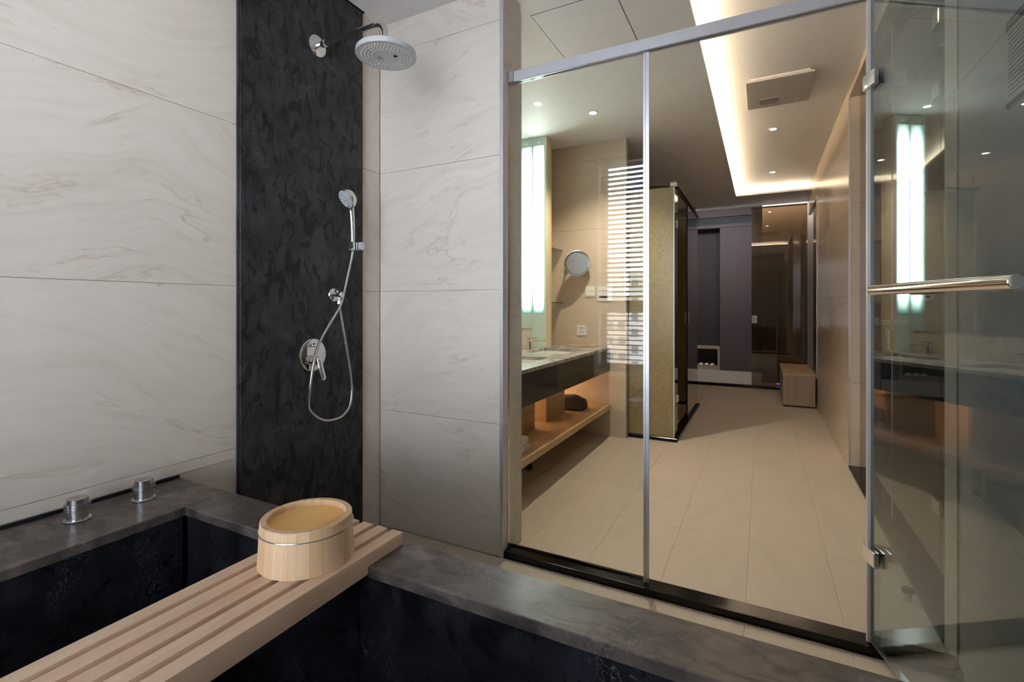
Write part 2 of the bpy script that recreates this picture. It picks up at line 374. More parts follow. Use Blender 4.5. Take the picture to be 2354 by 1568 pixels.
tiles_y(w, 4.111, 4.120, [XL + 0.001, -1.031], ROWS, 'hall_tile')
tiles_x(w, -1.038, -1.029, [4.114, 4.182], ROWS, 'hall_tile')
t3 = obj('trim_3', B(-1.0335, -1.027, 4.108, 4.115, 0.0, ZC, bevel=0.001), 'alu'); tag(t3, 'thin silver edge trim on the vanity end wall', 'trim', kind='structure')

# window wall behind the camera
WX0, WX1, WZ0, WZ1, YW = -1.33, -0.35, 0.56, 2.47, -0.38
wbm = bmesh.new()
box(wbm, -1.95, WX0, -0.60, YW, 0, 2.62); box(wbm, WX1, 0.62, -0.60, YW, 0, 2.62)
box(wbm, WX0, WX1, -0.60, YW, 0, WZ0); box(wbm, WX0, WX1, -0.60, YW, WZ1, 2.62)
w = obj('wall_front', wbm, 'wall_core'); tag(w, 'wall around the big window behind the bathtub', 'wall', kind='structure')
w1 = thing('window_1', 'wide grey-framed window with a transom above the bathtub', 'window', (-0.465, -0.52, WZ0), kind='structure')
fb = bmesh.new()
for a in ((WX0, WX0 + 0.05, WZ0, WZ1), (WX1 - 0.05, WX1, WZ0, WZ1), (WX0, WX1, WZ0, WZ0 + 0.04), (WX0, WX1, WZ1 - 0.05, WZ1), (WX0, WX1, 1.065, 1.175), (-0.87, -0.81, WZ0, WZ1)):
    box(fb, a[0], a[1], -0.56, -0.50, a[2], a[3])
obj('frame', fb, 'frame_grey', w1)
for x0, x1 in ((WX0 + 0.05, -0.87), (-0.81, WX1 - 0.05)):
    for z0, z1 in ((WZ0 + 0.04, 1.065), (1.175, WZ1 - 0.05)): obj('pane', B(x0, x1, -0.533, -0.527, z0, z1), 'window_glass', w1)
bl = thing('venetian_blind', 'grey venetian blind with open slats in front of the window', 'blind', (-0.465, -0.43, WZ1))
obj('headrail', B(WX0 + 0.01, WX1 - 0.01, -0.455, -0.405, WZ1 - 0.05, WZ1 - 0.005), 'frame_grey', bl)
z = WZ1 - 0.085; first = None
while z > WZ0 + 0.03:
    if first is None:
        bmx = B(WX0 + 0.015, WX1 - 0.015, -0.024, 0.024, -0.0012, 0.0012)
        bmesh.ops.rotate(bmx, cent=(0, 0, 0), matrix=Matrix.Rotation(math.radians(15), 3, 'X'), verts=bmx.verts[:])
        first = obj('slat', bmx, 'blind', bl, local=True); o = first
    else:
        o = bpy.data.objects.new('slat', first.data); COL.objects.link(o); o.parent = bl
    o.location = (0.465, 0.0, z - WZ1); z -= 0.0435
obj('bottom_rail', B(WX0 + 0.015, WX1 - 0.015, -0.448, -0.412, WZ0 + 0.008, WZ0 + 0.024), 'frame_grey', bl)
for x in (-1.20, -0.84, -0.48): obj('ladder_cord', B(x - 0.002, x + 0.002, -0.457, -0.455, WZ0 + 0.02, WZ1 - 0.04), 'white_plastic', bl)

# ---------------------------------------------------------------- ceiling with warm cove tray
cb = bmesh.new()
box(cb, -1.95, -0.303, -0.6, 7.75, ZC, ZC + 0.024)
box(cb, -0.303, 0.72, -0.6, 2.05, ZC, ZC + 0.024)
box(cb, -0.303, 0.72, 6.968, 7.75, ZC, ZC + 0.024)
ce = obj('ceiling', cb, 'paint'); tag(ce, 'off-white ceiling with a raised warm-lit cove over the corridor', 'ceiling', kind='structure')
ub = bmesh.new(); box(ub, -0.47, 0.72, 1.93, 7.13, ZR, ZR + 0.03)
obj('raised_panel', ub, 'paint', ce)
ub = bmesh.new(); box(ub, -0.47, -0.44, 1.93, 7.13, ZC + 0.024, ZR); box(ub, -0.44, 0.72, 7.10, 7.13, ZC + 0.024, ZR); box(ub, -0.44, 0.72, 1.93, 1.96, ZC + 0.024, ZR)
obj('cove_fascia', ub, 'paint', ce)
obj('led_strip', B(-0.352, -0.340, 2.06, 7.02, ZC + 0.026, ZC + 0.032), 'led_warm', ce)
obj('led_strip', B(-0.33, 0.52, 7.010, 7.022, ZC + 0.026, ZC + 0.032), 'led_warm', ce)
obj('led_strip', B(-0.33, 0.52, 1.99, 2.002, ZC + 0.026, ZC + 0.032), 'led_warm', ce)
obj('access_panel', B(-1.013, -0.599, 2.174, 2.66, ZC - 0.0018, ZC + 0.002, bevel=0.0008), 'paint', ce)
jb = bmesh.new()
for a in ((-1.0165, -1.0135, 2.17, 2.664), (-0.5985, -0.5955, 2.17, 2.664), (-1.0165, -0.5955, 2.17, 2.1735), (-1.0165, -0.5955, 2.6605, 2.664)): box(jb, a[0], a[1], a[2], a[3], ZC - 0.0006, ZC + 0.001)
obj('panel_joint', jb, 'dark_hole', ce)

# ---------------------------------------------------------------- outside
g = obj('ground', B(-80, 80, -160, -0.9, -26.2, -26.0), 'street'); tag(g, 'grey street far below the window', 'street', kind='structure')
def building(x0, x1, y0, y1, z1, mat, rows, cols, zt, label):
    b = thing('apartment_block', label, 'building', ((x0 + x1) / 2, (y0 + y1) / 2, -26))
    obj('wall', B(x0, x1, y0, y1, -26, z1), mat, b)
    obj('roof_edge', B(x0 - 0.2, x1 + 0.2, y0 - 0.2, y1 + 0.2, z1, z1 + 0.3), 'facade_w', b)
    ww = (x1 - x0) / cols; mesh = None
    for r in range(rows):
        for c in range(cols):
            if mesh is None:
                o = obj('window', B(-ww * 0.26, ww * 0.26, -0.1, 0.1, -0.7, 0.7), 'far_window', b, local=True); mesh = o.data
            else:
                o = bpy.data.objects.new('window', mesh); COL.objects.link(o); o.parent = b
            o.location = (x0 + ww * (c + 0.5) - b.location.x, y1 - b.location.y + 0.02, zt - r * 2.8 - b.location.z)
building(-32, -21.2, -96, -82, 2.6, 'facade', 5, 5, 0.6, 'apricot apartment block seen through the blind')
building(-20.5, -8, -90, -80, 6.8, 'facade_w', 6, 6, 5.0, 'white apartment block next to the apricot one')
building(-70, -34, -130, -110, 12.0, 'facade_w', 5, 10, 10.0, 'tall white block far beyond the apricot one')

# ---------------------------------------------------------------- bathtub
ZD = 0.546
tub = thing('bathtub', 'sunken black marbled stone bathtub with wide stone rim', 'bathtub', (-0.6, 0.3, 0))
TX0, TX1, TY0, TY1 = -1.469, 0.28, -0.21, 0.808
obj('rim', B(XL + 0.006, TX0, -0.375, 0.938, ZD - 0.026, ZD, bevel=0.002), 'deck_stone_sheen', tub)
obj('rim', B(TX0 + 0.0006, XR - 0.003, TY1, 0.938, ZD - 0.026, ZD, bevel=0.002), 'deck_stone_sheen', tub)
obj('rim', B(TX0 + 0.0006, XR - 0.003, -0.375, TY0, ZD - 0.026, ZD, bevel=0.002), 'deck_stone_sheen', tub)
obj('rim', B(TX1, XR - 0.003, TY0 + 0.0006, TY1 - 0.0006, ZD - 0.026, ZD, bevel=0.002), 'deck_stone_sheen', tub)
def inner(x0, x1, y0, y1): obj('inner_panel', B(x0, x1, y0, y1, 0.02, ZD - 0.0262, bevel=0.003), 'tub_stone', tub)
inner(TX0 - 0.03, TX0 - 0.009, TY0, TY1)
inner(TX0 - 0.008, -0.811, TY1 + 0.008, TY1 + 0.03); inner(-0.809, 0.02, TY1 + 0.008, TY1 + 0.03); inner(0.022, TX1 + 0.008, TY1 + 0.008, TY1 + 0.03)
inner(TX0 - 0.008, -0.811, TY0 - 0.03, TY0 - 0.008); inner(-0.809, TX1 + 0.008, TY0 - 0.03, TY0 - 0.008)
inner(TX1 + 0.009, TX1 + 0.03, TY0, TY1)
obj('basin_floor', B(TX0 - 0.03, TX1 + 0.03, TY0 - 0.03, TY1 + 0.03, 0.0, 0.02), 'tub_stone', tub)
obj('apron', B(XL + 0.006, XR - 0.003, 0.905, 0.928, 0.0, ZD - 0.0262), 'tub_stone', tub)
obj('gap_shade_strip', B(XL + 0.0006, XL + 0.005, -0.37, 0.938, ZD - 0.02, ZD + 0.0085), 'black', tub)  # solid black strip stands in for the shade in the wall gap

def bath_knob(x, y, label, red):
    k = thing('tub_valve', label, 'tap', (x, y, ZD), 'stainless valves on the tub rim')
    obj('base_plate', LA([(0.029, 0.0), (0.0305, 0.002), (0.0305, 0.005), (0.029, 0.0065)], (x, y, ZD), seg=40), 'chrome_brushed', k, True)
    obj('stem', LA([(0.0235, 0.0062), (0.0235, 0.047)], (x, y, ZD), seg=40), 'chrome_brushed', k, True)
    gb = bmesh.new()
    a = []
    for i in range(48):
        th = 2 * PI * i / 48; r = 0.0285 if (i % 12) not in (0, 1) else 0.0262
        a.append((x + r * math.cos(th + 0.5), y + r * math.sin(th + 0.5)))
    for q in range(4): prism(gb, a, 'Z', ZD + 0.031 + q * 0.0045, ZD + 0.0338 + q * 0.0045)
    obj('grip_ring', gb, 'chrome_brushed', k)
    obj('cap', LA([(0.0235, 0.048), (0.0235, 0.060), (0.0225, 0.0612)], (x, y, ZD), seg=40), 'chrome_brushed', k, True)
    if red:
        obj('hot_mark', B(x - 0.006, x + 0.006, y - 0.0016, y + 0.0016, ZD + 0.0612, ZD + 0.0616), simple('red_mark', (0.55, 0.06, 0.05), 0.5), k)
bath_knob(-1.636, 0.782, 'stainless valve on tub rim, nearer the black stone panel', False)
bath_knob(-1.636, 0.625, 'stainless valve with red hot mark, at the left edge of view', True)

# bath board
bb = thing('bath_board', 'pale hinoki slatted board laid across the bathtub', 'board', (-0.88, 0.3, ZD))
ZT = 0.576
for k in range(5):
    x1 = -0.771 - 0.0470 * k; x0 = x1 - 0.033
    poly = [(0.922, ZT), (0.922, ZD + 0.0004), (0.806, ZD + 0.0004), (0.806, 0.530), (-0.208, 0.530), (-0.208, ZD + 0.0004), (-0.33, ZD + 0.0004), (-0.33, ZT)]
    bm = prism(bmesh.new(), poly, 'X', x0, x1)
    bmesh.ops.bevel(bm, geom=[e for e in bm.edges], offset=0.0022, segments=2, affect='EDGES', profile=0.7)
    obj('slat', bm, 'hinoki', bb, True)
for y in (0.72, 0.30, -0.12):
    for k in range(4): obj('crossbar', B(-0.8175 - 0.047 * k + 0.0005, -0.8040 - 0.047 * k - 0.0005, y - 0.02, y + 0.02, 0.533, 0.552), 'hinoki', bb)

# bucket
BX, BY, BH, RB, RT = -0.88, 0.735, 0.092, 0.0975, 0.0925
bk = thing('wooden_bucket', 'round pale wooden bath bucket upturned on the slatted board', 'bucket', (BX, BY, ZT + 0.0003))
NS = 24; ang = 2 * PI / NS; sb = bmesh.new(); sub = 4
rows = []
for zz, ro, ri in ((0.0, RB - 0.001, RB - 0.014), (0.0012, RB, RB - 0.015), (BH - 0.0015, RT + 0.0003, RT - 0.0135), (BH, RT - 0.0012, RT - 0.0123)):
    rows.append([[sb.verts.new((r * math.cos(t_), r * math.sin(t_), zz)) for t_ in [(-0.5 + i / sub) * (ang - 0.0035) for i in range(sub + 1)]] for r in (ro, ri)])
for a, b in zip(rows[:-1], rows[1:]):
    for i in range(sub):
        sb.faces.new((a[0][i], a[0][i + 1], b[0][i + 1], b[0][i])); sb.faces.new((a[1][i + 1], a[1][i], b[1][i], b[1][i + 1]))
    sb.faces.new((a[0][0], b[0][0], b[1][0], a[1][0])); sb.faces.new((a[0][sub], a[1][sub], b[1][sub], b[0][sub]))
for a, fl_ in ((rows[0], 1), (rows[-1], 0)):
    for i in range(sub): sb.faces.new((a[0][i], a[1][i], a[1][i + 1], a[0][i + 1]))
bmesh.ops.recalc_face_normals(sb, faces=sb.faces[:])
s0 = obj('stave', sb, 'stave', bk, True, local=True)
for k in range(1, NS):
    o = bpy.data.objects.new('stave', s0.data); COL.objects.link(o); o.parent = bk; o.rotation_euler = (0, 0, ang * k)
obj('bottom_board', LA([(RT - 0.0132, BH - 0.028), (RT - 0.0132, BH - 0.0125)], (0, 0, 0), seg=48), 'bucket_top', bk, True, local=True)
hb = bmesh.new(); tr = RB + (RT - RB) * 0.78 + 0.0012
rings = [[hb.verts.new(((tr + 0.0016 * math.cos(q)) * math.cos(a), (tr + 0.0016 * math.cos(q)) * math.sin(a), BH * 0.78 + 0.0016 * math.sin(q))) for q in [PI / 4 * i for i in range(8)]] for a in [2 * PI * j / 64 for j in range(64)]]
for j in range(64):
    for i in range(8): hb.faces.new((rings[j][i], rings[(j + 1) % 64][i], rings[(j + 1) % 64][(i + 1) % 8], rings[j][(i + 1) % 8]))
bmesh.ops.recalc_face_normals(hb, faces=hb.faces[:])
obj('hoop', hb, 'chrome_brushed', bk, True, local=True)

# ---------------------------------------------------------------- black stone panel and shower fittings
XP = -1.727
sp = thing('stone_panel', 'tall black marbled stone panel on the shower wall', 'panel', (XP, 1.455, 0))
obj('slab', B(XL + 0.0006, XP, 1.1425, 1.768, 0.001, ZC - 0.004, bevel=0.0015), 'dark_stone', sp)
obj('edge_strip', B(XL + 0.0006, XP - 0.003, 1.1385, 1.1423, 0.001, ZC - 0.004), 'tub_stone', sp)
obj('top_gap_shade', B(XL + 0.0006, XP + 0.004, 1.140, 1.776, ZC - 0.0038, ZC - 0.0005), 'black', sp)  # black strip stands in for the shadow gap under the ceiling

YS = 1.494
rs = thing('rain_shower', 'round grey rain shower head on a chrome wall arm', 'shower head', (XP, YS, 2.257))
obj('wall_flange', LA([(0.045, 0.0002), (0.045, 0.004), (0.042, 0.0055)], (XP, YS, 2.257), (1, 0, 0), 40), 'chrome', rs, True)
obj('collar', LA([(0.0145, 0.005), (0.0145, 0.05)], (XP, YS, 2.257), (1, 0, 0), 24), 'chrome', rs, True)
ex = -1.335
pts = [(XP + 0.04, YS, 2.257), (ex - 0.055, YS, 2.262)] + [(ex - 0.055 + 0.05 * math.sin(a), YS, 2.212 + 0.05 * math.cos(a)) for a in [PI / 2 * i / 8 for i in range(1, 9)]] + [(ex - 0.005, YS, 2.150)]
obj('arm', tube(bmesh.new(), pts, 0.0125, 20), 'chrome', rs, True)
hd = obj('head', LA([(0.018, 0.036), (0.024, 0.028), (0.112, 0.0245), (0.117, 0.020), (0.119, 0.004), (0.117, 0.0008), (0.0, 0.0)][:6], (ex, YS, 2.118), (0, 0, 1), 64), 'satin_plastic', rs, True)
nb = bmesh.new()
for r, n in ((0.096, 46), (0.083, 40), (0.070, 32), (0.057, 26)):
    for i in range(n):
        a = 2 * PI * (i + (0.5 if n % 4 else 0)) / n
        lathe(nb, [(0.0021, 0.0), (0.0014, 0.0035)], (ex + r * math.cos(a), YS + r * math.sin(a), 2.1186), (0, 0, -1), 6)
nz_ = obj('nozzles', nb, 'white_plastic', hd, local=False); nz_['kind'] = 'stuff'
obj('selector_button', LA([(0.0145, 0.0), (0.0135, 0.0015)], (ex - 0.026, YS - 0.006, 2.1188), (0, 0, -1), 24), 'rubber_grey', hd, True)
obj('spray_outlet', LA([(0.0145, 0.0), (0.0135, 0.0015)], (ex + 0.036, YS + 0.012, 2.1188), (0, 0, -1), 24), 'chrome_brushed', hd, True)
obj('outlet_centre', LA([(0.009, 0.0016), (0.0085, 0.0022)], (ex + 0.036, YS + 0.012, 2.1188), (0, 0, -1), 20), 'dark_hole', hd, True)

# hand shower bracket
hh = thing('hand_shower_holder', 'stubby grey wall holder gripping the hand shower', 'shower holder', (XP, 1.69, 1.402))
obj('barrel', LA([(0.0185, 0.0004), (0.0185, 0.048), (0.0183, 0.049), (0.0183, 0.070), (0.0170, 0.072)], (XP, 1.690, 1.402), (1, 0, 0), 32), 'satin_plastic', hh, True)
cl = bmesh.new()
for sgn in (-1, 1): box(cl, -1.700, -1.662, 1.6565 + sgn * 0.0155 - 0.0025, 1.6565 + sgn * 0.0155 + 0.0025, 1.386, 1.418, bevel=0.001)
obj('clip', cl, 'chrome', hh)

hs = thing('hand_shower', 'chrome hand shower with a looping metal hose on the black panel', 'hand shower', (-1.682, 1.6565, 1.40))
hp = catmull([(-1.682, 1.6565, 1.378), (-1.682, 1.6560, 1.430), (-1.682, 1.655, 1.490), (-1.681, 1.649, 1.548), (-1.676, 1.640, 1.585)], 6)
hr = []
for i in range(len(hp)):
    f = i / (len(hp) - 1); hr.append(0.0095 if f < 0.2 else 0.0095 + (f - 0.2) * 0.006 if f < 0.9 else 0.0145)
obj('handle', tube(bmesh.new(), hp, hr, 18), 'chrome', hs, True)
hn = Vector((-0.22, -0.76, -0.55)).normalized(); hc = Vector((-1.676, 1.618, 1.612))
hh2 = obj('spray_head', LA([(0.020, -0.030), (0.038, -0.022), (0.0475, -0.006), (0.0485, 0.006), (0.047, 0.009)], hc, hn, 40), 'chrome', hs, True)
obj('spray_face', LA([(0.043, 0.0085), (0.041, 0.0115)], hc, hn, 36), 'rubber_grey', hh2, True)
nb = bmesh.new(); a_, s_, u_ = frame_from(hn)
for r, n in ((0.037, 20), (0.027, 14), (0.016, 8), (0.004, 2)):
    for i in range(n):
        q = 2 * PI * i / n; lathe(nb, [(0.0022, 0.0), (0.0013, 0.005)], hc + hn * 0.0112 + s_ * (r * math.cos(q)) + u_ * (r * math.sin(q)), hn, 6)
o = obj('nozzles', nb, 'white_plastic', hh2); o['kind'] = 'stuff'
hx = -1.684
hpts = [(-1.682, 1.6565, 1.379), (hx, 1.6520, 1.345), (hx, 1.636, 1.289), (hx, 1.606, 1.185), (hx + 0.01, 1.572, 1.120), (hx + 0.012, 1.505, 1.035), (hx + 0.016, 1.453, 0.963), (hx + 0.030, 1.415, 0.892), (hx + 0.030, 1.398, 0.803), (hx + 0.014, 1.402, 0.732),
        (hx, 1.421, 0.684), (hx, 1.470, 0.640), (hx, 1.523, 0.622), (hx, 1.592, 0.626), (hx, 1.638, 0.662), (hx, 1.653, 0.730), (hx, 1.640, 0.831), (hx, 1.620, 0.932), (hx, 1.598, 1.032), (hx, 1.583, 1.100), (hx, 1.5795, 1.128)]
hsp = catmull(hpts, 22)
obj('hose', tube(bmesh.new(), hsp, [0.0060 + (0.0006 if i % 3 == 0 else 0.0) for i in range(len(hsp))], 10), 'chrome_brushed', hs, True)

ol = thing('hose_outlet', 'small chrome wall outlet the shower hose hangs from', 'outlet', (XP, 1.578, 1.173))
obj('wall_flange', LA([(0.030, 0.0002), (0.030, 0.012), (0.028, 0.0145)], (XP, 1.578, 1.173), (1, 0, 0), 32), 'chrome', ol, True)
obj('body', LA([(0.011, 0.012), (0.011, 0.05)], (XP, 1.578, 1.173), (1, 0, 0), 20), 'chrome', ol, True)
obj('knob', LA([(0.0125, 0.046), (0.0135, 0.050), (0.0135, 0.060), (0.0115, 0.0625)], (XP, 1.578, 1.173), (1, 0, 0), 24), 'chrome', ol, True)
obj('hose_nut', LA([(0.0075, 0.006), (0.0075, 0.024), (0.0105, 0.025), (0.0105, 0.040), (0.0072, 0.041), (0.0065, 0.044)], (-1.684, 1.578, 1.173), (0, 0.02, -1), 6), 'chrome', ol)

mx = thing('shower_mixer', 'round chrome shower mixer plate with lever behind the hose', 'mixer tap', (XP, 1.466, 0.912))
obj('plate', LA([(0.068, 0.0002), (0.0695, 0.003), (0.0695, 0.008), (0.066, 0.0105), (0.06, 0.0115)], (XP, 1.466, 0.912), (1, 0, 0), 56), 'chrome', mx, True)
obj('diverter_knob', LA([(0.0065, 0.010), (0.0065, 0.018), (0.009, 0.019), (0.009, 0.034), (0.008, 0.036)], (XP, 1.458, 0.955), (1, 0.0, 0), 24), 'chrome', mx, True)
obj('cartridge', LA([(0.023, 0.010), (0.0225, 0.022), (0.020, 0.024), (0.0195, 0.042), (0.017, 0.045)], (XP, 1.462, 0.888), (1, 0, 0), 32), 'chrome', mx, True)
lv = tube(bmesh.new(), catmull([(XP + 0.040, 1.462, 0.900), (XP + 0.052, 1.463, 0.882), (XP + 0.060, 1.466, 0.850), (XP + 0.069, 1.470, 0.822), (XP + 0.072, 1.472, 0.806)], 5), [0.010 + 0.0016 * math.sin(i / 20 * PI) - (0.0045 if i > 18 else 0) for i in range(21)], 16)
bmesh.ops.scale(lv, vec=(0.55, 1.15, 1), space=Matrix.Translation((-(XP + 0.058), -1.466, 0)), verts=lv.verts[:])
obj('lever', lv, 'chrome', mx, True)

# ---------------------------------------------------------------- glass shower screen
cu = thing('door_curb', 'glossy black granite curb under the glass shower screen', 'curb', (-0.25, 1.945, 0))
obj('slab', B(-1.0235, 0.533, YB, 1.983, 0.0002, 0.030, bevel=0.004, seg=2), 'curb', cu)
obj('upstand', B(-1.0235, -0.419, 1.963, 1.975, 0.0302, 0.037), 'curb', cu)
YG0, YG1 = 1.948, 1.958
gp = thing('shower_screen', 'fixed clear glass shower screen with a flat silver header rail', 'shower screen', (-0.25, 1.953, 0.03))
obj('fixed_pane', B(-1.022, -0.418, YG0, YG1, 0.0305, 2.128), 'glass', gp)
obj('wall_channel', B(-1.0242, -1.0222, YG0 - 0.003, YG1 + 0.003, 0.0305, 2.118), 'chrome_brushed', gp)
es = bmesh.new(); box(es, -0.4175, -0.4105, 1.942, 1.968, 0.0305, 2.124); box(es, -0.4102, -0.396, 1.946, 1.952, 0.0305, 2.124)
obj('edge_seal', es, 'alu', gp)
gp2 = gp
obj('fixed_pane', B(0.318, 0.533, YG0, YG1, 0.0305, 2.128), 'glass', gp)
obj('wall_channel', B(0.5295, 0.5345, YG0 - 0.004, YG0 - 0.0002, 0.0305, 2.128), 'chrome_brushed', gp)
rail = obj('header_rail', B(-0.99, 0.533, 1.936, 1.947, 2.128, 2.176, bevel=0.002), 'alu', gp)
obj('back_bar', B(-0.99, 0.533, 1.959, 1.968, 2.128, 2.176, bevel=0.002), 'alu', rail)
obj('top_cap', B(-0.99, 0.533, 1.9472, 1.9588, 2.160, 2.172), 'alu', rail)
obj('end_bracket', B(-1.0237, -0.99, 1.932, 1.971, 2.126, 2.177, bevel=0.002), 'chrome_brushed', rail)

# hinged door, standing open towards the tub
AD = math.radians(17.1); HX, HY = 0.315, 1.934
dr = thing('glass_door', 'open hinged clear glass shower door with long chrome bar', 'glass door', (HX, HY, 0.03))
dr.rotation_euler = (0, 0, -PI / 2 + AD)
# local frame: +x runs along the door away from the hinge, +y is the face towards the corridor wall, -y faces the tub
def dl(name, bm, mat, smooth=False, parent=None): return obj(name, bm, mat, parent or dr, smooth, local=True)
dl('pane', B(0.006, 0.70, -0.005, 0.005, 0.004, 2.09), 'door_glass')
dl('edge_seal', B(-0.004, 0.0055, -0.014, 0.006, 0.004, 2.085), 'seal')
dl('bottom_seal', B(0.006, 0.70, -0.003, 0.003, 0.0008, 0.0035), 'seal')
for zz in (1.815, 0.292):
    h = dl('hinge', B(-0.010, 0.058, -0.022, -0.0055, zz - 0.0245, zz + 0.0245, bevel=0.005, seg=3), 'chrome', True)
    dl('back_plate', B(-0.004, 0.058, 0.0055, 0.017, zz - 0.0245, zz + 0.0245, bevel=0.003, seg=2), 'chrome_brushed', True, h)
    dl('barrel', LA([(0.007, -0.022), (0.007, 0.022)], (-0.006, 0.012, zz), (0, 0, 1), 16), 'chrome', True, h)
    hp_ = obj('hinge_plate', B(0.325, 0.410, 1.938, 1.9475, zz + 0.03 - 0.0245, zz + 0.03 + 0.0245, bevel=0.003, seg=2), 'chrome_brushed', gp2, True)
hb_ = dl('handle_bar', LA([(0.0145, 0.0), (0.0155, 0.0012), (0.0155, 0.517), (0.0145, 0.518)], (0.107, -0.050, 1.140), (1, 0, 0), 32), 'chrome', True)
for xx in (0.165, 0.575): dl('stand_off', LA([(0.009, 0.0), (0.009, 0.030)], (xx, -0.036, 1.140), (0, 1, 0), 18), 'chrome', True, hb_)

# notice on the right shower wall
no = thing('notice_board', 'small printed notice with brown bands on right shower wall', 'notice', (XR, 1.50, 1.70))
obj('board', B(XR - 0.006, XR - 0.0004, 1.385, 1.606, 1.600, 1.812, bevel=0.001), 'paper', no)
pb = bmesh.new()
box(pb, XR - 0.0066, XR - 0.0059, 1.386, 1.605, 1.602, 1.613); box(pb, XR - 0.0066, XR - 0.0059, 1.386, 1.605, 1.803, 1.809); box(pb, XR - 0.0066, XR - 0.0059, 1.386, 1.605, 1.785, 1.799)
for i in range(15):
    zz = 1.775 - i * 0.0105; box(pb, XR - 0.0066, XR - 0.0059, 1.40 + 0.02 * random.random(), 1.592, zz - 0.0016, zz + 0.0016)
obj('print', pb, 'ink', no)

# ---------------------------------------------------------------- doorway in the corridor wall (right)
th_ = obj('sill_slab', B(XR - 0.004, 0.70, 2.087, 4.055, 0.0002, 0.022, bevel=0.003), 'curb'); tag(th_, 'black granite sill of the glazed doorway in the right wall', 'sill')
d2 = thing('door_2', 'bronze glass doorway with chrome lock in the right wall', 'glass door', (0.60, 3.0, 0.022), kind='structure')
obj('pane', B(0.596, 0.604, 2.36, 3.122, 0.030, 2.56), 'brown_glass', d2)
obj('pane', B(0.596, 0.604, 3.128, 4.055, 0.0225, 2.568), 'brown_glass', d2)
obj('pane', B(0.596, 0.604, 2.0875, 2.355, 0.0225, 2.568), 'brown_glass', d2)
for zz in (2.20, 1.93, 0.37):
    obj('hinge', B(0.578, 0.5955, 2.32, 2.40, zz - 0.03, zz + 0.03, bevel=0.004), 'chrome', d2)
obj('edge_strip', B(0.594, 0.606, 3.1215, 3.1285, 0.03, 2.56), 'seal', d2)
obj('pull', LA([(0.011, 0.0), (0.011, 0.05)], (0.5955, 3.10, 1.041), (-1, 0, 0), 16), 'chrome', d2, True)
obj('lock_box', B(0.575, 0.5955, 3.10, 3.17, 0.90, 1.00, bevel=0.004), 'chrome', d2)
ds = thing('door_stop', 'dark mushroom-shaped door stop on the corridor floor', 'door stop', (0.494, 2.335, 0))
obj('post', LA([(0.011, 0.0002), (0.011, 0.030)], (0.494, 2.335, 0), seg=24), 'chrome_brushed', ds, True)
obj('bumper', LA([(0.018, 0.030), (0.020, 0.033), (0.020, 0.044), (0.018, 0.047)], (0.494, 2.335, 0), seg=28), 'black', ds, True)
sb_ = bmesh.new(); box(sb_, 1.75, 1.85, 1.9, 4.3, 0, 2.7); box(sb_, 0.72, 1.75, 4.3, 4.4, 0, 2.7); box(sb_, 0.62, 1.75, 1.85, 1.95, 0, 2.7); box(sb_, 0.62, 1.85, 1.85, 4.4, 2.7, 2.8)
o = obj('wall_side_room', sb_, 'brown_wall'); tag(o, 'brown walls of the dim room behind the bronze glass', 'wall', kind='structure')

# ---------------------------------------------------------------- vanity
va = thing('vanity', 'long floating vanity with grey marble top and black front', 'vanity', (-1.45, 3.1, 0.56))
VX, VY0, VY1 = -1.163, 2.09, 4.108
SB = [(2.71, 3.07), (3.335, 3.76)]          # basins, y ranges
SX0, SX1 = -1.63, -1.292
obj('front_panel', B(-1.185, VX - 0.003, VY0, VY1, 0.566, 0.750), 'vanity_black', va)
obj('underside', B(-1.735, -1.186, VY0, VY1, 0.570, 0.588), 'oak', va)
tb = bmesh.new()
for a in ((XL + 0.008, SX0, VY0, VY1), (SX1, VX, VY0, VY1), (SX0, SX1, VY0, SB[0][0]), (SX0, SX1, SB[0][1], SB[1][0]), (SX0, SX1, SB[1][1], VY1)): box(tb, a[0], a[1], a[2], a[3], 0.7505, 0.772)
obj('counter_top', tb, 'marble', va)
for y0, y1, lab in ((SB[0][0], SB[0][1], 'white basin sunk in vanity top, nearer the shower'), (SB[1][0], SB[1][1], 'white basin sunk in vanity top, farther from the shower')):
    bz = bmesh.new(); box(bz, SX0, SX1, y0, y1, 0.612, 0.622)
    for a in ((SX0 - 0.012, SX0, y0 - 0.012, y1 + 0.012), (SX1, SX1 + 0.012, y0 - 0.012, y1 + 0.012), (SX0, SX1, y0 - 0.012, y0), (SX0, SX1, y1, y1 + 0.012)): box(bz, a[0], a[1], a[2], a[3], 0.612, 0.7495)
    bs = obj('basin', bz, 'porcelain'); tag(bs, lab, 'basin', 'basins in the vanity top')
    ym = (y0 + y1) / 2
    fa = thing('basin_tap', 'chrome basin tap at the far basin' if y0 > 3 else 'chrome basin tap at the near basin', 'tap', (-1.675, ym, 0.772), 'vanity basin taps')
    obj('body', LA([(0.024, 0.0003), (0.0225, 0.006), (0.019, 0.012), (0.0185, 0.070)], (-1.675, ym, 0.772), seg=24), 'chrome', fa, True)
    obj('spout', B(-1.70, -1.535, ym - 0.018, ym + 0.018, 0.838, 0.856, bevel=0.006, seg=2), 'chrome', fa, True)
    obj('lever', B(-1.72, -1.60, ym - 0.012, ym + 0.012, 0.866, 0.874, bevel=0.003), 'chrome', fa)
    obj('lever_pivot', LA([(0.012, 0.084), (0.012, 0.096)], (-1.675, ym, 0.772), seg=20), 'chrome', fa, True)
vs_ = thing('vanity_shelf', 'oak shelf hung low under the vanity with boxed pipe covers', 'shelf', (-1.45, 3.1, 0.237))
obj('board', B(-1.735, VX + 0.001, VY0, VY1, 0.237, 0.280, bevel=0.001), 'oak', vs_)
obj('back_board', B(-1.7425, -1.7355, VY0, VY1, 0.2805, 0.565), 'oak', vs_)
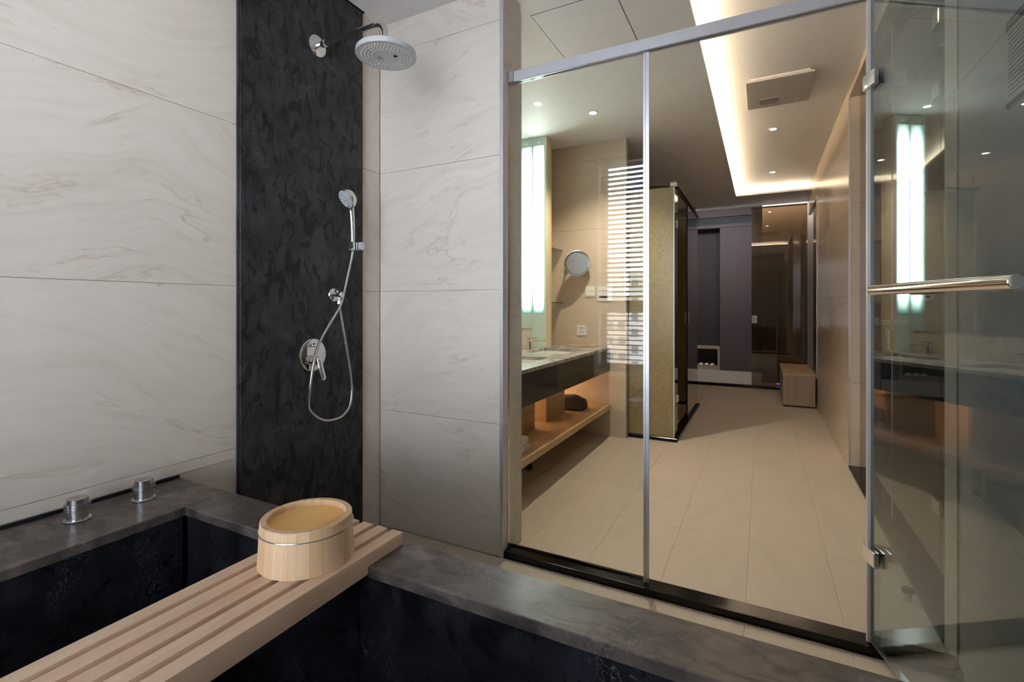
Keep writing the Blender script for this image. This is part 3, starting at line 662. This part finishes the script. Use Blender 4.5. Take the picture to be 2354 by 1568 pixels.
for y0, y1 in ((2.62, 3.05), (3.25, 3.62)): obj('pipe_cover', B(-1.735, -1.395, y0, y1, 0.2805, 0.545), 'oak', vs_)
obj('led_strip', B(-1.722, -1.712, VY0 + 0.02, VY1 - 0.02, 0.556, 0.566), 'led_under', vs_)
for y in (3.03, 2.3): obj('foot', LA([(0.022, 0.0003), (0.022, 0.03), (0.017, 0.034), (0.017, 0.2365)], (-1.43, y, 0), seg=20), 'black', vs_, True)

mr = obj('wall_mirror', B(XL + 0.0006, XL + 0.0065, 2.10, 3.745, 0.943, ZC - 0.002), 'mirror'); tag(mr, 'tall wall mirror above the vanity counter', 'mirror')
lb = thing('light_column', 'bright frosted light column at the end of the vanity mirror', 'light', (-1.68, 3.80, 0.773))
obj('case', B(XL + 0.0008, -1.608, 3.765, 3.862, 0.7725, ZC - 0.002), 'cream_side', lb)
obj('edge_strip', B(-1.622, -1.608, 3.752, 3.7645, 0.7725, ZC - 0.002), 'cream_side', lb)
fg = obj('frosted_sheet', B(XL + 0.0008, -1.6225, 3.7565, 3.7645, 0.7725, ZC - 0.002), 'frosted', lb)
obj('diffuser', B(XL + 0.010, -1.631, 3.7555, 3.7563, 1.06, 2.482), 'panel_light', fg)
obj('screw_cap', LA([(0.011, 0.0), (0.010, 0.003)], (-1.682, 3.7563, 2.508), (0, -1, 0), 20), 'chrome_brushed', fg, True)
for zz, lab in ((1.625, 'upper small glass shelf beside the light column'), (1.155, 'lower small glass shelf beside the light column')):
    o = obj('glass_shelf', B(XL + 0.001, -1.60, 3.8625, 4.1105, zz - 0.004, zz + 0.004), 'shelf_glass'); tag(o, lab, 'shelf', 'small corner glass shelves')

sm = thing('shaving_mirror', 'round chrome-framed shaving mirror on the vanity end wall', 'mirror', (-1.55, 4.111, 1.47))
obj('wall_bracket', B(-1.575, -1.545, 4.085, 4.1105, 1.435, 1.495, bevel=0.004), 'chrome', sm)
obj('arm', tube(bmesh.new(), [(-1.56, 4.09, 1.465), (-1.545, 4.04, 1.467), (-1.525, 4.02, 1.475)], 0.008, 12), 'chrome', sm, True)
mn = Vector((0.42, -0.9, -0.06)).normalized(); mc = Vector((-1.430, 4.005, 1.497))
obj('frame', LA([(0.105, -0.012), (0.113, -0.006), (0.113, 0.006), (0.105, 0.012), (0.094, 0.010)], mc, mn, 48), 'chrome_brushed', sm, True)
obj('glass', LA([(0.092, 0.0102), (0.092, 0.0115)], mc, mn, 48), 'mirror', sm, True)

def plate(name, label, cat, u0, u1, z0, z1, mat='white_plastic'):
    t_ = thing(name, label, cat, ((u0 + u1) / 2, 4.111, (z0 + z1) / 2)); obj('cover', B(u0, u1, 4.103, 4.1106, z0, z1, bevel=0.0015), mat, t_); return t_
t_ = plate('light_switch', 'white six-key switch plate beside the control panel', 'switch', -1.386, -1.296, 1.206, 1.30)
for i in range(3):
    for j in range(2): obj('key', B(-1.379 + i * 0.0255, -1.355 + i * 0.0255, 4.1005, 4.1029, 1.213 + j * 0.042, 1.252 + j * 0.042, bevel=0.001), 'porcelain', t_)
t_ = plate('control_panel', 'pale control panel with grey display near the wall edge', 'control panel', -1.278, -1.142, 1.168, 1.295)
obj('display', B(-1.262, -1.188, 4.101, 4.1029, 1.196, 1.212), 'dark_hole', t_)
for i in range(4): obj('button', LA([(0.006, 0.0), (0.006, 0.002)], (-1.255 + i * 0.027, 4.103, 1.258), (0, -1, 0), 14), 'chrome_brushed', t_)
t_ = plate('wall_socket', 'beige five-hole wall socket above the counter', 'socket', -1.466, -1.378, 0.866, 0.954)
hb2 = bmesh.new()
for dx, dz in ((-0.010, 0.022), (0.010, 0.022), (0.0, 0.0), (-0.012, -0.018), (0.012, -0.018)): box(hb2, -1.422 + dx - 0.004, -1.422 + dx + 0.004, 4.1022, 4.1029, 0.910 + dz - 0.004, 0.910 + dz + 0.004)
obj('socket_hole', hb2, 'dark_hole', t_)
tr_ = obj('counter_tray', B(-1.545, -1.265, 4.03, 4.10, 0.7725, 0.782, bevel=0.002), 'oak'); tag(tr_, 'narrow pale wooden strip on the counter by the end wall', 'tray')

# toiletry bag
tb_ = thing('toiletry_bag', 'dark mauve drawstring toiletry bag on the oak shelf', 'bag', (-1.40, 3.80, 0.2805))
bm = bmesh.new(); bmesh.ops.create_cube(bm, size=1.0); bmesh.ops.subdivide_edges(bm, edges=bm.edges[:], cuts=5, use_grid_fill=True)
for v in bm.verts:
    q = v.co * 2; x, y, z_ = q
    puff = 1 - 0.10 * (abs(x) ** 3)
    cx = 0.095 * x * (1 - 0.05 * z_); cy = 0.075 * y * puff * (1 - 0.08 * z_ * abs(x)); cz = (z_ + 1) / 2 * (0.118 - 0.024 * max(0, x) - 0.012 * x * x - 0.012 * y * y)
    v.co = Vector((-1.382 + cx + 0.004 * math.sin(9 * y + 3 * z_), 3.775 + cy + 0.35 * cx * 0.4, 0.2808 + cz + 0.002 * math.sin(7 * x) * z_))
bmesh.ops.bevel(bm, geom=[e for e in bm.edges if e.calc_face_angle(0) > 0.9], offset=0.008, segments=2, affect='EDGES')
obj('body', bm, 'bag', tb_, True)
obj('draw_cord', tube(bmesh.new(), catmull([(-1.290, 3.775, 0.372), (-1.270, 3.77, 0.368), (-1.258, 3.768, 0.340), (-1.262, 3.768, 0.308), (-1.278, 3.770, 0.296)], 6), 0.0035, 8), 'bag', tb_, True)
# towels
for i, lab in enumerate(('bottom folded white towel of the stack on the oak shelf', 'top folded white towel of the stack on the oak shelf')):
    t_ = thing('folded_towel', lab, 'towel', (-1.33, 2.45, 0.281 + i * 0.042), 'folded towels on the vanity shelf')
    prof = []
    n = 10
    for k in range(n + 1):
        a = -PI / 2 + PI * k / n; prof.append((2.565 + 0.019 * math.cos(a), 0.0205 + 0.0195 * math.sin(a)))
    prof += [(2.37, 0.040), (2.37, 0.001)]
    obj('layer', prism(bmesh.new(), [(y, z_ + 0.281 + i * 0.042) for y, z_ in prof], 'X', -1.46 + 0.01 * i, -1.215 - 0.008 * i), 'towel', t_, True)
# floor-level downlights etc.
dlp = thing('downlight', 'recessed downlight over the vanity front', 'light', (-1.114, 3.47, ZC), 'recessed ceiling downlights')
obj('trim_ring', LA([(0.040, -0.003), (0.042, -0.0005), (0.030, -0.0005), (0.028, -0.002)], (0, 0, 0), seg=32), 'white_plastic', dlp, True, local=True)
obj('lens', LA([(0.024, -0.0045), (0.024, -0.0035)], (0, 0, 0), seg=24), 'lens', dlp, True, local=True)
ld = bpy.data.lights.new('lamp', 'SPOT'); ld.energy = 88; ld.color = (1.0, 0.86, 0.68); ld.spot_size = math.radians(115); ld.spot_blend = 0.7; ld.shadow_soft_size = 0.014
lo = bpy.data.objects.new('lamp', ld); COL.objects.link(lo); lo.parent = dlp; lo.location = (0, 0, -0.012)
for x, y, zz, watt, tint, lab in ((-1.45, 2.72, ZC, 12, (1.0, 0.86, 0.68), 'added unseen downlight over the near basin, for vanity light'),  # unseen lamp added to light the vanity
                        (0.083, 4.70, ZR, 9, (1.0, 0.80, 0.58), 'recessed downlight in the cove next to the ceiling heater'),
                        (0.105, 6.20, ZR, 8, (1.0, 0.80, 0.58), 'recessed downlight at the far end of the cove'),
                        (-0.5, 8.4, 2.92, 16, (1.0, 0.78, 0.60), 'added downlight to brighten the far mauve room'),  # lamp added to give the far room warm light
                        (-1.41, 0.775, ZC, 1.5, (1.0, 0.92, 0.82), 'recessed downlight over the bathtub valves')):
    c = copy_tree(dlp); c.location = (x, y, zz); c['label'] = lab
    lamp = [q for q in c.children if q.type == 'LIGHT'][0]; lamp.data = lamp.data.copy(); lamp.data.energy = watt; lamp.data.color = tint
# ceiling fan heater
fv = thing('ceiling_heater', 'flat beige fan heater panel on the raised ceiling', 'ceiling heater', (0.095, 3.83, ZR))
obj('housing', B(-0.075, 0.275, 3.605, 4.055, ZR - 0.018, ZR - 0.0005), 'white_plastic', fv)
obj('cover', B(-0.098, 0.297, 3.585, 4.075, ZR - 0.034, ZR - 0.0195, bevel=0.002), 'heater', fv)
gr = obj('grille', B(-0.018, 0.106, 3.90, 4.015, ZR - 0.0356, ZR - 0.0341), 'white_plastic', fv)
gb = bmesh.new()
for i in range(11):
    for j in range(5): lathe(gb, [(0.0042, 0.0), (0.0042, 0.0012)], (-0.011 + i * 0.0111, 3.912 + j * 0.0225, ZR - 0.0355), (0, 0, -1), 6, 2.0)
o = obj('grille_hole', gb, 'dark_hole', gr); o['kind'] = 'stuff'
obj('sensor', B(0.20, 0.222, 3.98, 4.02, ZR - 0.0350, ZR - 0.0341), 'porcelain', fv)

# ---------------------------------------------------------------- gold glass cubicle
CX, CY0, CY1 = -0.650, 4.190, 5.860
cq = thing('glass_cubicle', 'gold and bronze glass cubicle with metal top rail in the corridor', 'glass cubicle', (-1.0, 5.0, 0))
obj('gold_sheet', B(-1.0275, CX - 0.004, CY0, CY0 + 0.012, 0.031, 2.112), 'gold', cq)
obj('gold_sheet', B(XL + 0.001, CX - 0.03, CY1, CY1 + 0.012, 0.031, 2.112), 'gold', cq)
obj('glass_edge', B(CX - 0.0035, CX + 0.004, CY0, CY0 + 0.012, 0.031, 2.112), 'frosted', cq)
obj('side_pane', B(CX - 0.005, CX + 0.005, 4.205, 4.352, 0.031, 2.105), 'brown_glass', cq)
obj('side_pane', B(CX - 0.005, CX + 0.005, 4.98, 5.80, 0.031, 2.105), 'brown_glass', cq)
obj('edge_strip', B(CX - 0.007, CX + 0.007, 4.972, 4.979, 0.031, 2.105), 'black', cq)
for zz in (1.82, 0.34): obj('hinge', B(CX - 0.016, CX + 0.016, 4.30, 4.352, zz - 0.035, zz + 0.035, bevel=0.004), 'chrome', cq)
obj('pull', B(CX - 0.02, CX + 0.02, 4.982, 5.03, 0.96, 1.07, bevel=0.004), 'chrome', cq)
obj('top_rail', tube(bmesh.new(), [(-1.028, CY0 + 0.006, 2.135), (CX, CY0 + 0.006, 2.135)], 0.0225, 16), 'chrome_brushed', cq, True)
obj('top_rail', tube(bmesh.new(), [(CX, CY0 + 0.006, 2.135), (CX, 5.82, 2.135)], 0.0215, 16), 'chrome_brushed', cq, True)
obj('corner_joint', LA([(0.0235, -0.026), (0.0235, 0.026)], (CX, CY0 + 0.006, 2.135), (1, 0, 0), 20), 'chrome', cq, True)
obj('top_rail', tube(bmesh.new(), [(XL + 0.01, CY1 + 0.006, 2.135), (CX - 0.03, CY1 + 0.006, 2.135)], 0.022, 16), 'white_plastic', cq, True)
obj('curb', B(-1.0265, -0.622, 4.170, 4.215, 0.0003, 0.030, bevel=0.004), 'curb', cq)
obj('curb', B(-0.700, -0.622, 4.2155, 5.83, 0.0003, 0.030, bevel=0.004), 'curb', cq)
obj('curb', B(XL + 0.001, -0.7005, 5.84, 5.89, 0.0003, 0.030, bevel=0.004), 'curb', cq)

# ---------------------------------------------------------------- corridor end
bn = thing('bench_box', 'low wooden bench block against the right corridor wall', 'bench', (0.36, 6.8, 0))
obj('body', B(0.209, 0.519, 6.25, 7.40, 0.018, 0.352, bevel=0.002), 'oak_v', bn)
obj('top', B(0.207, 0.521, 6.248, 7.402, 0.3522, 0.367, bevel=0.002), 'oak', bn)
obj('plinth', B(0.222, 0.53, 6.262, 7.39, 0.0003, 0.0178), 'black', bn)
fr = thing('door_3', 'dark glazed door with a silver frame at the corridor end', 'door', (0.55, 6.9, 0.32), kind='structure')
obj('frame', B(XR - 0.006, XR + 0.02, 6.255, 6.285, 0.322, 2.34, bevel=0.002), 'alu', fr)
obj('panel', B(XR + 0.030, XR + 0.045, 6.2855, 7.6, 0.322, 2.343), 'brown_glass', fr)
obj('backing', B(0.66, 0.72, 6.28, 7.6, 0.322, 2.343), 'mauve_dark', fr)
o = obj('corridor_curb', B(-0.868, 0.533, 7.44, 7.55, 0.0003, 0.030, bevel=0.004), 'curb'); tag(o, 'black granite curb across the far end of the corridor', 'curb')
eg = thing('bronze_glass_door', 'tall bronze glass panel closing the corridor end', 'glass door', (0.2, 7.5, 0.03))
obj('pane', B(-0.130, 0.532, 7.49, 7.50, 0.031, 2.47), 'brown_light', eg)
o = obj('wall_lobby', B(0.0, 0.72, 8.05, 8.15, 0, 2.9), 'brown_wall'); tag(o, 'brown wall seen through the bronze glass at corridor end', 'wall', kind='structure')
obj('lock', B(-0.132, -0.060, 7.470, 7.489, 0.89, 0.995, bevel=0.008, seg=2), 'mirror', eg)
obj('top_channel', B(-0.130, 0.532, 7.483, 7.507, 2.471, 2.49), 'brown_wall', eg)
eb = bmesh.new()
box(eb, -1.95, 1.9, 9.55, 9.65, 0, 3.0); box(eb, -1.95, -1.85, 7.75, 9.6, 0, 3.0); box(eb, 1.80, 1.90, 7.75, 9.6, 0, 3.0); box(eb, 0.73, 1.85, 7.60, 7.75, 0, 3.0)
o = obj('wall_far', eb, 'mauve_dark'); tag(o, 'deep mauve wall at the back of the far room', 'wall', kind='structure')
obj('pilaster', B(-0.66, 1.79, 9.27, 9.549, 0, 2.53), 'mauve', o)
obj('bulkhead', B(-1.84, 1.79, 9.27, 9.549, 2.70, 2.99), 'mauve', o)
obj('ledge', B(-1.84, 1.79, 9.25, 9.549, 2.505, 2.56), 'mauve', o)
o = obj('ceiling', B(-1.95, 1.9, 7.75, 9.65, 2.92, 3.0), 'mauve'); tag(o, 'higher mauve ceiling of the far room', 'ceiling', kind='structure')
ag = thing('air_grille', 'dark linear air conditioning grille in the far room', 'grille', (-0.5, 9.28, 2.63))
obj('backing', B(-1.84, 1.79, 9.33, 9.34, 2.562, 2.698), 'dark_hole', ag)
for i in range(8): obj('slat', B(-1.84, 1.79, 9.275, 9.30, 2.566 + i * 0.0165, 2.572 + i * 0.0165), 'black', ag)
nc = thing('shoe_niche', 'low brown wooden shoe niche in the far room', 'niche', (-0.95, 9.4, 0))
obj('top', B(-1.30, -0.665, 9.275, 9.545, 0.37, 0.41), 'oak_v', nc); obj('side', B(-0.70, -0.665, 9.275, 9.545, 0.0005, 0.3695), 'oak_v', nc); obj('base', B(-1.30, -0.7005, 9.275, 9.545, 0.0005, 0.06), 'oak_v', nc)
for i in range(3):
    o = obj('slipper', LA([(0.05, 0.0), (0.085, 0.012), (0.082, 0.03), (0.05, 0.042)], (-0.985 + i * 0.095, 9.385, 0.0605), seg=14, scale2=0.45), 'white_plastic', None, True)
    tag(o, ('left', 'middle', 'right')[i] + ' one of three pale slippers inside the wooden niche', 'slipper', 'slippers in the niche')
for x, y, zz, lab in ((0.17, 8.3, 2.86, 'added purple glow spot high in the far room'), (0.20, 7.62, 0.05, 'added purple glow spot near the floor behind the bronze glass')):
    o = thing('purple_glow_spot', lab, 'light', (x, y, zz), 'added purple glow spots')  # glowing bulbs added in place of a purple reflection in the glass
    obj('bulb', LA([(0.02, 0.0), (0.028, 0.01), (0.02, 0.02)], (0, 0, 0), seg=16), 'purple', o, True, local=True)
    obj('base', LA([(0.03, 0.02), (0.03, 0.06 if zz > 1 else 0.024)], (0, 0, 0), seg=16), 'dark_hole', o, True, local=True)
